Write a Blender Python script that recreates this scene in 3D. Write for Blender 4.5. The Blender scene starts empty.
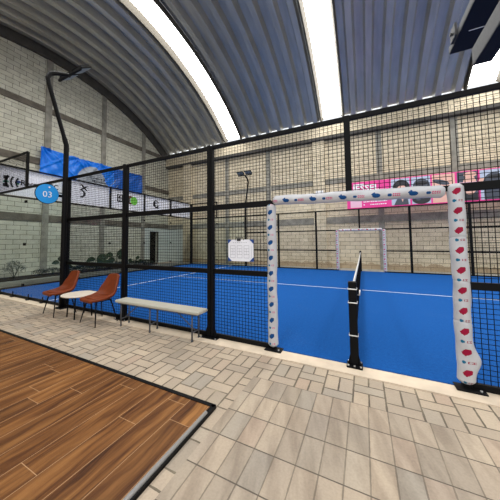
import bpy, math, random
from mathutils import Vector, Matrix
random.seed(7)
PI = math.pi
SC = bpy.context.scene
COL = SC.collection

# ------------------------------------------------------------------ helpers
class MB:
    """collects geometry, then links it as ONE mesh object"""
    def __init__(s): s.v = []; s.f = []; s.m = []; s.sm = []
    def add(s, vs, fs, mi=0, smooth=False):
        o = len(s.v); s.v += [tuple(p) for p in vs]
        for f in fs:
            s.f.append(tuple(i + o for i in f)); s.m.append(mi); s.sm.append(smooth)
        return s
    def box(s, x0, x1, y0, y1, z0, z1, mi=0, mat=None):
        vs = [Vector((x, y, z)) for x in (x0, x1) for y in (y0, y1) for z in (z0, z1)]
        if mat: vs = [mat @ p for p in vs]
        return s.add(vs, [(0,1,3,2),(4,6,7,5),(0,4,5,1),(2,3,7,6),(0,2,6,4),(1,5,7,3)], mi)
    def bevbox(s, x0, x1, y0, y1, z0, z1, b=.01, mi=0, mat=None):
        """box with chamfered vertical edges and a chamfered top and bottom"""
        def ring(z, i):
            a, c, d, e = x0+i, x1-i, y0+i, y1-i
            return [(a+b,d,z),(c-b,d,z),(c,d+b,z),(c,e-b,z),(c-b,e,z),(a+b,e,z),(a,e-b,z),(a,d+b,z)]
        rs = ring(z0, b*.7) + ring(z0+b, 0) + ring(z1-b, 0) + ring(z1, b*.7)
        fs = [tuple(range(7,-1,-1)), tuple(range(24,32))]
        for k in range(3):
            for i in range(8):
                j = (i+1) % 8; fs.append((k*8+i, k*8+j, k*8+8+j, k*8+8+i))
        vs = [Vector(p) for p in rs]
        if mat: vs = [mat @ p for p in vs]
        return s.add(vs, fs, mi)
    def tube(s, pts, r, n=10, mi=0, cap=True, smooth=True):
        pts = [Vector(p) for p in pts]
        rr = r if isinstance(r, (list, tuple)) else [r]*len(pts)
        up = None; vs = []
        for i, p in enumerate(pts):
            t = (pts[min(i+1, len(pts)-1)] - pts[max(i-1, 0)]).normalized()
            if up is None:
                a = Vector((0,0,1)) if abs(t.z) < .9 else Vector((1,0,0))
                up = (a - t*a.dot(t)).normalized()
            else: up = (up - t*up.dot(t)).normalized()
            sd = t.cross(up)
            for k in range(n):
                a = 2*PI*(k+.5)/n; vs.append(p + (up*math.cos(a) + sd*math.sin(a))*rr[i])
        fs = [(i*n+k, i*n+(k+1)%n, (i+1)*n+(k+1)%n, (i+1)*n+k) for i in range(len(pts)-1) for k in range(n)]
        s.add(vs, fs, mi, smooth)
        if cap:
            o = len(s.v) - len(vs)
            s.f += [tuple(o+k for k in range(n-1,-1,-1)), tuple(o+(len(pts)-1)*n+k for k in range(n))]
            s.m += [mi, mi]; s.sm += [False, False]
        return s
    def disc(s, c, r, nrm, h=.01, n=28, mi=0):
        c = Vector(c); t = Vector(nrm).normalized()
        return s.tube([c - t*h/2, c + t*h/2], r, n, mi, True, False)
    def build(s, name, mats, parent=None, loc=(0,0,0)):
        me = bpy.data.meshes.new(name); L = Vector(loc)
        me.from_pydata([tuple(Vector(p) - L) for p in s.v], [], s.f)
        mats = mats if isinstance(mats, (list, tuple)) else [mats]
        for m in mats: me.materials.append(m)
        me.polygons.foreach_set('material_index', s.m)
        me.polygons.foreach_set('use_smooth', s.sm); me.update()
        o = bpy.data.objects.new(name, me); COL.objects.link(o); o.location = loc
        if parent:
            o.parent = parent; o.location = Vector(loc) - world_loc(parent) if loc != (0,0,0) or True else loc
        return o

def world_loc(o):
    p = Vector(o.location)
    while o.parent: o = o.parent; p += Vector(o.location)
    return p
def tag(o, label, cat, group=None, kind=None):
    if label: o['label'] = label
    if cat: o['category'] = cat
    if group: o['group'] = group
    if kind: o['kind'] = kind
    return o
def thing(name, loc, label, cat, group=None):
    o = bpy.data.objects.new(name, None); COL.objects.link(o); o.location = loc
    o.empty_display_size = .1
    return tag(o, label, cat, group)
def struct(o, label=None):
    o['kind'] = 'structure'
    if label: o['label'] = label
    return o
def copy_thing(root, loc, label, parts_of=None):
    r = root.copy(); COL.objects.link(r); r.location = loc; r['label'] = label
    def rec(src, dst):
        for ch in [c for c in src.children]:
            c = ch.copy(); COL.objects.link(c); c.parent = dst; rec(ch, c)
    rec(root, r)
    return r

# ------------------------------------------------------------------ materials
class N:
    """tiny expression builder over math nodes"""
    def __init__(s, nt, sock): s.nt = nt; s.s = sock
    def _op(s, op, *a):
        n = s.nt.nodes.new('ShaderNodeMath'); n.operation = op
        for i, x in enumerate((s,) + a):
            if isinstance(x, N): s.nt.links.new(x.s, n.inputs[i])
            else: n.inputs[i].default_value = x
        return N(s.nt, n.outputs[0])
    def __add__(s, o): return s._op('ADD', o)
    def __sub__(s, o): return s._op('SUBTRACT', o)
    def __mul__(s, o): return s._op('MULTIPLY', o)
    def __truediv__(s, o): return s._op('DIVIDE', o)
    def floor(s): return s._op('FLOOR')
    def frac(s): return s._op('FRACT')
    def abs(s): return s._op('ABSOLUTE')
    def lt(s, o): return s._op('LESS_THAN', o)
    def gt(s, o): return s._op('GREATER_THAN', o)
    def mod(s, o): return s._op('FLOORED_MODULO', o)
    def min(s, o): return s._op('MINIMUM', o)
    def max(s, o): return s._op('MAXIMUM', o)
    def inv(s): return (s * -1.0) + 1.0
    def sel(s, a, b):           # s ? a : b
        return (s * (a - b) + b) if not (isinstance(a, N) or isinstance(b, N)) else (a - b if isinstance(a, N) else (b * -1.0) + a) * s + b

def newmat(name):
    m = bpy.data.materials.new(name); m.use_nodes = True
    nt = m.node_tree; return m, nt, nt.nodes['Principled BSDF']
def pbr(name, col, rough=.5, metal=0., spec=.5, var=0., vscale=6., bump=0., bscale=60., coat=0.):
    m, nt, b = newmat(name)
    b.inputs['Base Color'].default_value = (*col, 1); b.inputs['Roughness'].default_value = rough
    b.inputs['Metallic'].default_value = metal; b.inputs['Specular IOR Level'].default_value = spec
    b.inputs['Coat Weight'].default_value = coat
    if var or bump:
        tc = nt.nodes.new('ShaderNodeTexCoord')
    if var:
        n = nt.nodes.new('ShaderNodeTexNoise'); n.inputs['Scale'].default_value = vscale; n.inputs['Detail'].default_value = 4
        nt.links.new(tc.outputs['Object'], n.inputs['Vector'])
        r = nt.nodes.new('ShaderNodeValToRGB')
        r.color_ramp.elements[0].position = .3; r.color_ramp.elements[1].position = .7
        r.color_ramp.elements[0].color = (*[c*(1-var) for c in col], 1)
        r.color_ramp.elements[1].color = (*[min(1, c*(1+var)) for c in col], 1)
        nt.links.new(n.outputs['Fac'], r.inputs['Fac']); nt.links.new(r.outputs['Color'], b.inputs['Base Color'])
    if bump:
        n = nt.nodes.new('ShaderNodeTexNoise'); n.inputs['Scale'].default_value = bscale; n.inputs['Detail'].default_value = 3
        nt.links.new(tc.outputs['Object'], n.inputs['Vector'])
        bp = nt.nodes.new('ShaderNodeBump'); bp.inputs['Strength'].default_value = bump; bp.inputs['Distance'].default_value = .01
        nt.links.new(n.outputs['Fac'], bp.inputs['Height']); nt.links.new(bp.outputs['Normal'], b.inputs['Normal'])
    return m
def emit(name, col, s):
    m, nt, b = newmat(name)
    b.inputs['Base Color'].default_value = (*col, 1)
    b.inputs['Emission Color'].default_value = (*col, 1); b.inputs['Emission Strength'].default_value = s
    return m
def xyz(nt):
    g = nt.nodes.new('ShaderNodeNewGeometry'); s = nt.nodes.new('ShaderNodeSeparateXYZ')
    nt.links.new(g.outputs['Position'], s.inputs[0])
    return N(nt, s.outputs[0]), N(nt, s.outputs[1]), N(nt, s.outputs[2])
def comb(nt, x, y, z=0.):
    c = nt.nodes.new('ShaderNodeCombineXYZ')
    for i, q in enumerate((x, y, z)):
        if isinstance(q, N): nt.links.new(q.s, c.inputs[i])
        else: c.inputs[i].default_value = q
    return c.outputs[0]
def noise(nt, vec, scale, detail=4, rough=.55):
    n = nt.nodes.new('ShaderNodeTexNoise'); n.inputs['Scale'].default_value = scale
    n.inputs['Detail'].default_value = detail; n.inputs['Roughness'].default_value = rough
    nt.links.new(vec, n.inputs['Vector']); return N(nt, n.outputs['Fac'])
def white(nt, vec):
    n = nt.nodes.new('ShaderNodeTexWhiteNoise'); n.noise_dimensions = '3D'
    nt.links.new(vec, n.inputs['Vector']); return N(nt, n.outputs['Value'])
def mix(nt, fac, a, b, mode='MIX'):
    n = nt.nodes.new('ShaderNodeMix'); n.data_type = 'RGBA'; n.blend_type = mode
    ins = [n.inputs[0], n.inputs[6], n.inputs[7]]
    for k, q in zip(ins, (fac, a, b)):
        if isinstance(q, N): nt.links.new(q.s, k)
        elif isinstance(q, bpy.types.NodeSocket): nt.links.new(q, k)
        elif isinstance(q, tuple): k.default_value = (*q, 1) if len(q) == 3 else q
        else: k.default_value = q
    return n.outputs[2]
def ramp(nt, fac, stops):
    r = nt.nodes.new('ShaderNodeValToRGB'); e = r.color_ramp.elements
    e[0].position, e[0].color = stops[0][0], (*stops[0][1], 1)
    e[1].position, e[1].color = stops[-1][0], (*stops[-1][1], 1)
    for p, c in stops[1:-1]:
        q = e.new(p); q.color = (*c, 1)
    nt.links.new(fac.s, r.inputs['Fac']); return r.outputs['Color']
def bumpn(nt, b, h, strength=.4, dist=.01):
    bp = nt.nodes.new('ShaderNodeBump'); bp.inputs['Strength'].default_value = strength; bp.inputs['Distance'].default_value = dist
    nt.links.new(h.s, bp.inputs['Height']); nt.links.new(bp.outputs['Normal'], b.inputs['Normal'])

def block_wall(name, axis, c1, c2, mortar, bands, dirt=None):
    """grey concrete block masonry; axis = the horizontal world axis of the wall"""
    m, nt, b = newmat(name)
    X, Y, Z = xyz(nt); H = X if axis == 'x' else Y
    bw, bh = .48, .205
    row = (Z / bh).floor()
    u = H / bw + row.mod(2.) * .5
    fu = u.frac(); fv = (Z / bh).frac()
    du = fu.min(fu.inv()) * bw; dv = fv.min(fv.inv()) * bh
    d = du.min(dv)
    wob = noise(nt, comb(nt, H, Z), 9.) * .010
    joint = (d + wob).lt(.0125)
    tint = white(nt, comb(nt, u.floor(), row, 3.))
    col = mix(nt, tint, c1, c2)
    sp = noise(nt, comb(nt, H, Z), 3., 6)
    col = mix(nt, .55, col, ramp(nt, sp, [(.3, (.62,.60,.56)), (.7, (1,1,1))]), 'MULTIPLY')
    sp2 = noise(nt, comb(nt, H, Z), 55., 2)
    col = mix(nt, .35, col, ramp(nt, sp2, [(.35, (.55,.55,.55)), (.55, (1,1,1))]), 'MULTIPLY')
    col = mix(nt, joint, col, mortar)
    if dirt:        # earth splashed up the foot of the wall
        edge = noise(nt, comb(nt, H, Z), 2.2) * .6 + .0
        col = mix(nt, Z.lt(edge) * .5, col, dirt)
    nt.links.new(col, b.inputs['Base Color']); b.inputs['Roughness'].default_value = .9
    bumpn(nt, b, joint.inv() + sp2 * .3, .6, .008)
    return m

M = {}
M['black'] = pbr('black_powder_coat', (.004,.004,.0045), .5, 0, .12)
M['wire'] = pbr('black_wire', (.003,.003,.0035), .6, 0, .08)
M['dark'] = pbr('dark_housing', (.008,.009,.015), .5, 0, .12)
M['greyside'] = pbr('grey_aluminium', (.055,.056,.058), .6, 0, .3, .12, 20)
M['chrome'] = pbr('steel', (.75,.75,.75), .4, .8)
M['lens'] = pbr('lamp_glass', (.16,.22,.26), .3, 0, .4)
M['conc'] = pbr('concrete', (.26,.25,.215), .9, 0, .3, .28, 3.5, .5, 70)
M['concd'] = pbr('dark_concrete', (.135,.12,.098), .9, 0, .3, .3, 3, .5, 60)
M['archbeam'] = pbr('arch_beam', (.07,.066,.06), .8, 0, .3, .2, 3)
M['plaster'] = pbr('pale_plaster', (.55,.60,.58), .85, 0, .3, .06, 2)
M['kerb'] = pbr('kerb_concrete', (.66,.55,.42), .9, 0, .3, .10, 5, .4, 90)
M['walk'] = pbr('walkway_concrete', (.34,.34,.31), .9, 0, .3, .18, 4, .3, 50)
M['soil'] = pbr('soil', (.035,.027,.018), .95, 0, .2, .4, 8, .8, 30)
M['leaf'] = pbr('dark_leaf', (.010,.030,.012), .55, 0, .25, .4, 12)
M['leaf2'] = pbr('grey_green_leaf', (.022,.045,.026), .6, 0, .25, .4, 12)
M['orange'] = pbr('rust_leather', (.19,.036,.008), .5, 0, .25, .15, 14, .15, 200)
M['tabletop'] = pbr('cream_laminate', (.78,.69,.58), .4, 0, .5, .03, 6)
M['benchtop'] = pbr('beige_plastic', (.47,.45,.38), .5, 0, .4, .04, 8)
M['benchleg'] = pbr('grey_tube', (.10,.105,.12), .4, .5)
M['pad'] = pbr('white_vinyl', (.52,.525,.55), .42, 0, .4, .06, 9, .4, 14)
M['red'] = pbr('crimson_print', (.30,.003,.035), .5, 0, .2)
M['teal'] = pbr('teal_print', (.006,.14,.27), .5, 0, .2)
M['navy'] = pbr('blue_print', (.003,.06,.21), .5, 0, .2)
M['pinktext'] = pbr('pink_red_print', (.55,.03,.16), .4)
M['white'] = pbr('white_print', (.86,.86,.88), .5)
M['banner'] = pbr('banner_white', (.86,.87,.93), .5, 0, .4, .04, 3)
M['inkblack'] = pbr('ink_black', (.01,.01,.016), .5)
M['inkgrey'] = pbr('ink_grey', (.35,.36,.42), .5)
M['green'] = pbr('ink_green', (.16,.55,.05), .5)
M['brown'] = pbr('ink_brown', (.12,.04,.02), .5)
M['inkblue'] = pbr('ink_blue', (.02,.07,.28), .5)
M['inkgreen2'] = pbr('ink_teal_green', (.03,.25,.14), .5)
M['pink'] = pbr('magenta_print', (.80,.035,.28), .5)
M['palepink'] = pbr('pale_pink_print', (.85,.50,.64), .5)
M['skinpr'] = pbr('skin_tone_print', (.78,.45,.36), .5)
M['skin2'] = pbr('deep_skin_print', (.50,.26,.20), .5)
M['greyblue'] = pbr('grey_blue_print', (.45,.52,.66), .5)
M['slate'] = pbr('slate_print', (.05,.06,.085), .5)
M['tarp'] = pbr('blue_tarp', (.003,.20,.86), .3, 0, .4)
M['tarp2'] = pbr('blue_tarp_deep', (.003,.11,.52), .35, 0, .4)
M['tarpgrey'] = pbr('tarp_grey_print', (.36,.40,.46), .4)
M['signblue'] = pbr('sign_blue', (.006,.30,.80), .4)
M['boardblue'] = pbr('corner_blue', (.01,.06,.28), .4)
M['net'] = pbr('net_black', (.004,.004,.005), .8, 0, .1)
M['band'] = pbr('net_band', (.62,.62,.60), .6)
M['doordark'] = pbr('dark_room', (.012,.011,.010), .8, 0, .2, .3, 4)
M['skyframe'] = pbr('dimmed_flashing', (.095,.086,.070), .7, 0, .1)  # colour darkened to offset the glare of the skylight beside it
M['skyl'] = emit('translucent_skylight', (1., .985, .96), 15.)

# glass: thin sheets, a slightly green tint and a Fresnel reflection
m, nt, b = newmat('court_glass'); nt.nodes.remove(b)
tr = nt.nodes.new('ShaderNodeBsdfTransparent'); tr.inputs[0].default_value = (.90,.955,.935,1)
gl = nt.nodes.new('ShaderNodeBsdfGlossy'); gl.inputs['Roughness'].default_value = .02
fr = nt.nodes.new('ShaderNodeFresnel'); fr.inputs[0].default_value = 1.35
ms = nt.nodes.new('ShaderNodeMixShader')
nt.links.new(fr.outputs[0], ms.inputs[0]); nt.links.new(tr.outputs[0], ms.inputs[1]); nt.links.new(gl.outputs[0], ms.inputs[2])
nt.links.new(ms.outputs[0], nt.nodes['Material Output'].inputs[0]); M['glass'] = m

M['wallL'] = block_wall('left_wall_blocks', 'y', (.60,.60,.50), (.72,.71,.60), (.12,.115,.095), None)
M['wallF'] = block_wall('far_wall_blocks', 'x', (.72,.625,.45), (.84,.74,.55), (.16,.135,.10), None, (.26,.15,.07))

# paving
m, nt, b = newmat('paving_blocks'); X, Y, Z = xyz(nt)
w, h = .27, .405
cu = (X / w).floor(); lx = (X / w).frac() * w
yy = Y / h + cu.mod(2.) * .5; cv = yy.floor(); ly = yy.frac() * h
single = ly.gt(.27)
dS = lx.min(lx * -1. + w).min((ly - .27).min(ly * -1. + h))
half = lx.gt(w/2); hx = (lx / (w/2)).frac() * (w/2)
dP = hx.min(hx * -1. + w/2).min(ly.min(ly * -1. + .27))
d1 = single.sel(dS, dP)
id1 = white(nt, comb(nt, cu * 3. + half * single.inv(), cv * 2. + single, 1.))
gx, gy = (X + .02) / .146, (Y + .74) / .293
d2 = (gx.frac().min(gx.frac().inv()) * .146).min(gy.frac().min(gy.frac().inv()) * .293)
seam = ((Y + .74) / .293).frac(); seam = seam.min(seam.inv()) * .293
id2 = white(nt, comb(nt, gx.floor(), gy.floor(), 5.))
zone = Y.lt(-.74) * X.gt(-.98)
d = zone.sel(d2 * 1.25, d1); idn = zone.sel(id2, id1)
wob = noise(nt, comb(nt, X, Y), 14.) * .010
joint = (d + wob).lt(zone.sel(.0105, .0125))
base = ramp(nt, idn, [(0,(.36,.305,.24)), (.3,(.44,.36,.275)), (.62,(.50,.41,.31)), (.86,(.37,.325,.265)), (.97,(.47,.37,.28)), (1.,(.44,.34,.26))])
big = noise(nt, comb(nt, X, Y), 1.3, 5)
base = mix(nt, .7, base, ramp(nt, big, [(.3,(.72,.72,.74)), (.65,(1.06,1.04,1.0))]), 'MULTIPLY')
fine = noise(nt, comb(nt, X, Y), 60., 3)
base = mix(nt, .5, base, ramp(nt, fine, [(.3,(.80,.80,.80)), (.6,(1.04,1.04,1.04))]), 'MULTIPLY')
streak = noise(nt, comb(nt, X * 5. + Y * 1.2, Y * .9), 1.6, 5)
base = mix(nt, zone * .5, base, mix(nt, 1., base, ramp(nt, streak, [(.38,(.50,.47,.46)), (.56,(1,1,1))]), 'MULTIPLY'))
jl = noise(nt, comb(nt, X, Y), 2.2, 3)
jc = ramp(nt, jl, [(.35,(.10,.08,.06)), (.6,(.17,.14,.10)), (.72,(.34,.29,.2))])
col = mix(nt, joint * (zone * -.3 + 1.), base, jc)
col = mix(nt, zone * seam.lt(.0045), col, (.11,.09,.07))
nt.links.new(col, b.inputs['Base Color']); b.inputs['Roughness'].default_value = .82
b.inputs['Specular IOR Level'].default_value = .3
bumpn(nt, b, (d / .02).min(1.) + fine * .15, .55, .006)
M['paving'] = m

# wood-look planks running towards the court
m, nt, b = newmat('wood_planks'); X, Y, Z = xyz(nt)
pu = (X + .13) / .2; pi_ = pu.floor(); fu = pu.frac()
rnd = white(nt, comb(nt, pi_, 2., 0.))
pv = Y / 1.2 + rnd; pj = pv.floor(); fv = pv.frac()
idp = white(nt, comb(nt, pi_, pj, 0.))
dj = (fu.min(fu.inv()) * .2).min(fv.min(fv.inv()) * 1.2)
joint = dj.lt(.0022)
warp = noise(nt, comb(nt, X * 2., Y * .6), 2., 2)
g1 = noise(nt, comb(nt, X * 16. + warp * 3. + idp * 40., Y * .9 + idp * 9.), 1., 5, .6)
g2 = noise(nt, comb(nt, X * 60. + idp * 90., Y * 2.), 1., 3)
col = ramp(nt, g1, [(.30,(.042,.014,.004)), (.42,(.105,.040,.011)), (.54,(.178,.076,.022)), (.72,(.30,.142,.046))])
col = mix(nt, .5, col, ramp(nt, g2, [(.35,(.72,.68,.62)), (.6,(1.08,1.05,1.0))]), 'MULTIPLY')
col = mix(nt, .8, col, ramp(nt, idp, [(0,(.78,.74,.70)), (1,(1.15,1.12,1.08))]), 'MULTIPLY')
col = mix(nt, joint * .75, col, (.46,.28,.15))
nt.links.new(col, b.inputs['Base Color']); b.inputs['Roughness'].default_value = .5
b.inputs['Specular IOR Level'].default_value = .2
M['wood'] = m

# artificial turf
m, nt, b = newmat('blue_turf'); X, Y, Z = xyz(nt)
f1 = noise(nt, comb(nt, X, Y), 240., 2); f2 = noise(nt, comb(nt, X, Y), 1.1, 5); f3 = noise(nt, comb(nt, X, Y), 28., 3)
col = ramp(nt, f1, [(.25,(.003,.042,.19)), (.7,(.014,.130,.45))])
col = mix(nt, .8, col, ramp(nt, f3, [(.35,(.80,.80,.85)), (.65,(1.08,1.08,1.08))]), 'MULTIPLY')
sand = f2.gt(.6) * f1.gt(.62)
col = mix(nt, sand * .35, col, (.10,.22,.50))
nt.links.new(col, b.inputs['Base Color']); b.inputs['Roughness'].default_value = .95
b.inputs['Specular IOR Level'].default_value = .08
bumpn(nt, b, f1, .6, .01)
M['turf'] = m
M['line'] = pbr('white_line', (.55,.60,.72), .9, 0, .1, .12, 30)

# galvanised roof sheet
m, nt, b = newmat('galvanised_sheet'); X, Y, Z = xyz(nt)
n1 = noise(nt, comb(nt, X * 3., Y * .5, Z * .5), 1.5, 4)
col = ramp(nt, n1, [(.3,(.46,.455,.42)), (.7,(.62,.61,.565))])
nt.links.new(col, b.inputs['Base Color']); b.inputs['Metallic'].default_value = .7; b.inputs['Roughness'].default_value = .27
wv = nt.nodes.new('ShaderNodeTexWave'); wv.wave_type = 'BANDS'; wv.bands_direction = 'Y'; wv.inputs['Scale'].default_value = 7.; wv.inputs['Distortion'].default_value = .6
nt.links.new(comb(nt, X, Y * 1., Z), wv.inputs['Vector'])
bumpn(nt, b, N(nt, wv.outputs['Fac']), .10, .01)
M['roof'] = m

# ------------------------------------------------------------------ text
def text_mb(mb, s, size, fn, mi=0, bold=False, shear=0.):
    """lay a word out as faces; fn maps (u, v) on the sheet to a point"""
    cu = bpy.data.curves.new('t', 'FONT'); cu.body = s; cu.size = size; cu.resolution_u = 2
    cu.align_x = 'CENTER'; cu.align_y = 'CENTER'; cu.shear = shear
    if bold: cu.offset = size * .025
    o = bpy.data.objects.new('t', cu); COL.objects.link(o)
    dg = bpy.context.evaluated_depsgraph_get(); me = bpy.data.meshes.new_from_object(o.evaluated_get(dg))
    mb.add([fn(v.co.x, v.co.y) for v in me.vertices], [tuple(p.vertices) for p in me.polygons], mi)
    bpy.data.objects.remove(o); bpy.data.curves.remove(cu); bpy.data.meshes.remove(me)
def poly(mb, pts, fn, mi=0):
    mb.add([fn(u, v) for u, v in pts], [tuple(range(len(pts)))], mi)
def ell(cx, cy, rx, ry, n=24, a0=0., a1=2*PI, rot=0.):
    out = []
    full = abs(a1 - a0 - 2*PI) < 1e-6
    for k in range(n if full else n+1):
        a = a0 + (a1-a0)*k/n; x, y = rx*math.cos(a), ry*math.sin(a)
        out.append((cx + x*math.cos(rot) - y*math.sin(rot), cy + x*math.sin(rot) + y*math.cos(rot)))
    return out
def stroke(mb, pts, w, fn, mi=0):
    """a painted stroke of width w along pts"""
    P = [Vector(p) for p in pts]; L = []; R = []
    for i, p in enumerate(P):
        t = (P[min(i+1,len(P)-1)] - P[max(i-1,0)]).normalized(); n = Vector((-t.y, t.x))
        ww = w[i] if isinstance(w, (list,tuple)) else w
        L.append(p + n*ww/2); R.append(p - n*ww/2)
    vs = [fn(*q) for q in L] + [fn(*q) for q in R]; k = len(P)
    mb.add(vs, [(i, i+1, k+i+1, k+i) for i in range(k-1)], mi)

# ------------------------------------------------------------------ the building
XL, XR, YF, YB = -13.1, 13.3, 11.2, -5.1
RYC, RZC, RR = 3.03, -2.08, 13.04
BR = .678
def arc(th, r): return (RYC + r*math.sin(th), RZC + r*math.cos(th))
TH1 = math.asin((YF - .2 - RYC)/RR); TH0 = -math.asin((YF + .12 - RYC)/RR)

# ground: paving inside, one sheet with the kerb, turf and beds lying on it
mb = MB(); mb.box(XL-.2, XR+.2, YB-3.5, YF+.2, -.12, 0.); struct(mb.build('floor', M['paving']), 'pale grey and tan paving blocks in front of the court')
mb = MB(); mb.box(-12.0, XR, -.235, .0, 0, .012); struct(mb.build('trim_1', M['kerb']), 'cream concrete kerb strip along the foot of the near fence')
mb = MB(); mb.box(-11.95, -10.12, 0.0, 11.2, 0, .02); mb.box(-10.12, 10.3, 10.12, 11.2, 0, .02)
struct(mb.build('trim_2', M['walk']), 'grey concrete walkway around the end of the court')
mb = MB(); mb.box(XL, -11.95, -4.5, 9.0, 0, .06); struct(mb.build('planting_bed', M['soil']), 'dark planting bed along the foot of the left wall')

t = MB(); t.box(-10.12, 10.12, 0.0, 10.12, 0, .022)
turf = struct(t.build('artificial_turf', M['turf']), 'bright blue artificial turf of the court')
for (a, c, d, e) in ((-6.975, -6.925, .05, 9.95), (6.925, 6.975, .05, 9.95), (-6.925, -.06, 4.975, 5.025), (.06, 6.925, 4.975, 5.025)):
    l = MB(); l.box(a, c, d, e, .021, .0255); l.build('court_line', M['line'], turf)

# left (gable) wall with a door opening, its columns and beams
def wall_top(y): return RZC + math.sqrt(max(0, (RR+.05)**2 - (y-RYC)**2))
mb = MB(); ys = [YB, -4, -3, -2, -1, 0, 1, 2, 3, 4, 5, 6, 7, 8, 8.55, 9.36, 10.1, 10.6, 11.2]
for y0, y1 in zip(ys[:-1], ys[1:]):
    lo = 2.2 if abs(y0-9.36) < .01 else 0
    for (x, fl) in ((XL, 0), (XL-.2, 1)):
        f = [(0,1,2,3)] if not fl else [(3,2,1,0)]
        mb.add([(x,y0,lo),(x,y1,lo),(x,y1,wall_top(y1)),(x,y0,wall_top(y0))], f)
mb.add([(XL,9.36,0),(XL-.2,9.36,0),(XL-.2,9.36,2.2),(XL,9.36,2.2)], [(0,1,2,3)])
mb.add([(XL,10.1,0),(XL-.2,10.1,0),(XL-.2,10.1,2.2),(XL,10.1,2.2)], [(0,3,2,1)])
mb.add([(XL,9.36,2.2),(XL-.2,9.36,2.2),(XL-.2,10.1,2.2),(XL,10.1,2.2)], [(0,1,2,3)])
wl = struct(mb.build('wall_left', M['wallL']), 'tall block gable wall under the arched roof')
mb = MB()
for y in (-3.2, -.15, 2.84, 5.72, 8.68):
    mb.box(XL, XL+.05, y-.14, y+.14, 0, wall_top(y)-.35)
mb.build('column', M['conc'], wl)
mb = MB()
for z0, z1, e in ((2.48, 2.80, .05), (5.12, 5.42, .05), (7.70, 7.96, .05)): mb.box(XL, XL+.045, YB, YF, z0, z1)
mb.build('tie_beam', M['concd'], wl)
mb = MB(); n = 48
for k in range(n):
    a, c = TH0 + (TH1-TH0)*k/n, TH0 + (TH1-TH0)*(k+1)/n
    vs = []
    for th in (a, c):
        for r in (RR-.62, RR-.02):
            y, z = arc(th, r)
            for x in (XL, XL+.16): vs.append((x, y, z))
    mb.add(vs, [(0,1,5,4),(1,3,7,5),(3,2,6,7),(0,4,6,2)])
mb.build('arch_beam', M['archbeam'], wl)
mb = MB(); mb.box(XL, XL+.02, 8.82, 9.36, 0, 2.48); mb.box(XL, XL+.02, 10.1, YF, 0, 2.48); mb.box(XL, XL+.02, 9.36, 10.1, 2.2, 2.48)
mb.build('plaster_panel', M['plaster'], wl)
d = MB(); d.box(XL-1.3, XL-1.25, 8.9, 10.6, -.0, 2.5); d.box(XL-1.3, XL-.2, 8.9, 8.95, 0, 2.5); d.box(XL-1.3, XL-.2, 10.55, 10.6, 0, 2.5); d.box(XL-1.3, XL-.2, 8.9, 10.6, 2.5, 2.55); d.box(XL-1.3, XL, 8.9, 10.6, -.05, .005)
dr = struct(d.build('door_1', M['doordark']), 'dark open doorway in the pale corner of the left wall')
f = MB(); f.box(XL-.02, XL+.03, 9.33, 9.38, 0, 2.23); f.box(XL-.02, XL+.03, 10.08, 10.13, 0, 2.23); f.box(XL-.02, XL+.03, 9.33, 10.13, 2.19, 2.24)
f.build('door_frame', M['black'], dr)

# far wall
mb = MB(); mb.box(XL-.2, XR+.2, YF, YF+.2, 0, 7.85)
wf = struct(mb.build('wall_far', M['wallF']), 'long block wall behind the far side of the court')
mb = MB(); mb.box(XL, XR, YF-.30, YF, 7.22, 7.88); mb.box(-11.45, -10.75, YF-.30, YF, 0, 7.22); mb.box(-2.26, -1.62, YF-.2, YF, 0, 7.22); 
mb.build('ring_beam', M['wallF'], wf)
mb = MB()
for x in (-7.9, -4.95, 1.0, 3.98, 7.0, 10.0): mb.box(x-.13, x+.13, YF-.05, YF, 0, 7.2)
mb.build('column', M['conc'], wf)
mb = MB()
mb.box(XL, XR, YF-.04, YF, 2.42, 2.78); mb.box(XL, XR, YF-.04, YF, 4.62, 4.90)
mb.build('tie_beam', M['conc'], wf)
mb = MB(); mb.box(XL, XR, YF-.33, YF-.0, 7.10, 7.24); mb.build('beam_shadow_strip', M['archbeam'], wf)  # dark strip standing in for the shadow cast below the ring beam
mb = MB(); mb.box(XL+.02, -11.45, YF-.02, YF, 0, 2.44); mb.build('plaster_panel', M['plaster'], wf)
# right wall and rear eaves beam (out of the photograph)
mb = MB()
for y0, y1 in zip(ys[:-1], ys[1:]): mb.add([(XR,y0,0),(XR,y1,0),(XR,y1,wall_top(y1)),(XR,y0,wall_top(y0))], [(3,2,1,0)])
struct(mb.build('wall_right', M['wallL']))
mb = MB(); mb.box(XL, XR, YB-.3, YB, 7.2, 8.0); struct(mb.build('trim_3', M['conc']))
mb = MB(); mb.box(XL-.2, -4.2, YB-.2, YB, 0, 7.2); struct(mb.build('sky_blocker_wall', M['wallF']))  # unseen partial wall, added to keep sky light off the left side

# corrugated barrel roof with translucent strips
SKY = [(-7.80, -6.70), (-1.70, -.60), (4.40, 5.50), (10.5, 11.6)]
SKYB = [(a-.06, c+.06) for a, c in SKY]
prof = []
def rib_profile(x0, x1):
    n = max(1, round((x1-x0)/BR)); p = (x1-x0)/n; out = []
    for k in range(n):
        x = x0 + k*p
        out += [(x, RR+.01), (x+.36*p, RR+.01), (x+.48*p, RR-.27), (x+.80*p, RR-.27), (x+.94*p, RR+.01)]
        if False: pass
    out.append((x1, RR+.01)); return out
spans = []; cur = XL
for a, c in SKYB: spans.append((cur, a)); cur = c
spans.append((cur, XR))
mb = MB(); NA = 72
for a, c in spans:
    pr_ = rib_profile(a, c); vs = []; fs = []
    for k in range(NA+1):
        th = TH0 + (TH1-TH0)*k/NA
        for x, r in pr_:
            y, z = arc(th, r); vs.append((x, y, z))
    w = len(pr_)
    for k in range(NA):
        for i in range(w-1): fs.append((k*w+i, k*w+i+1, (k+1)*w+i+1, (k+1)*w+i))
    mb.add(vs, fs)
ceil = struct(mb.build('ceiling', M['roof']), 'corrugated steel barrel roof')
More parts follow.
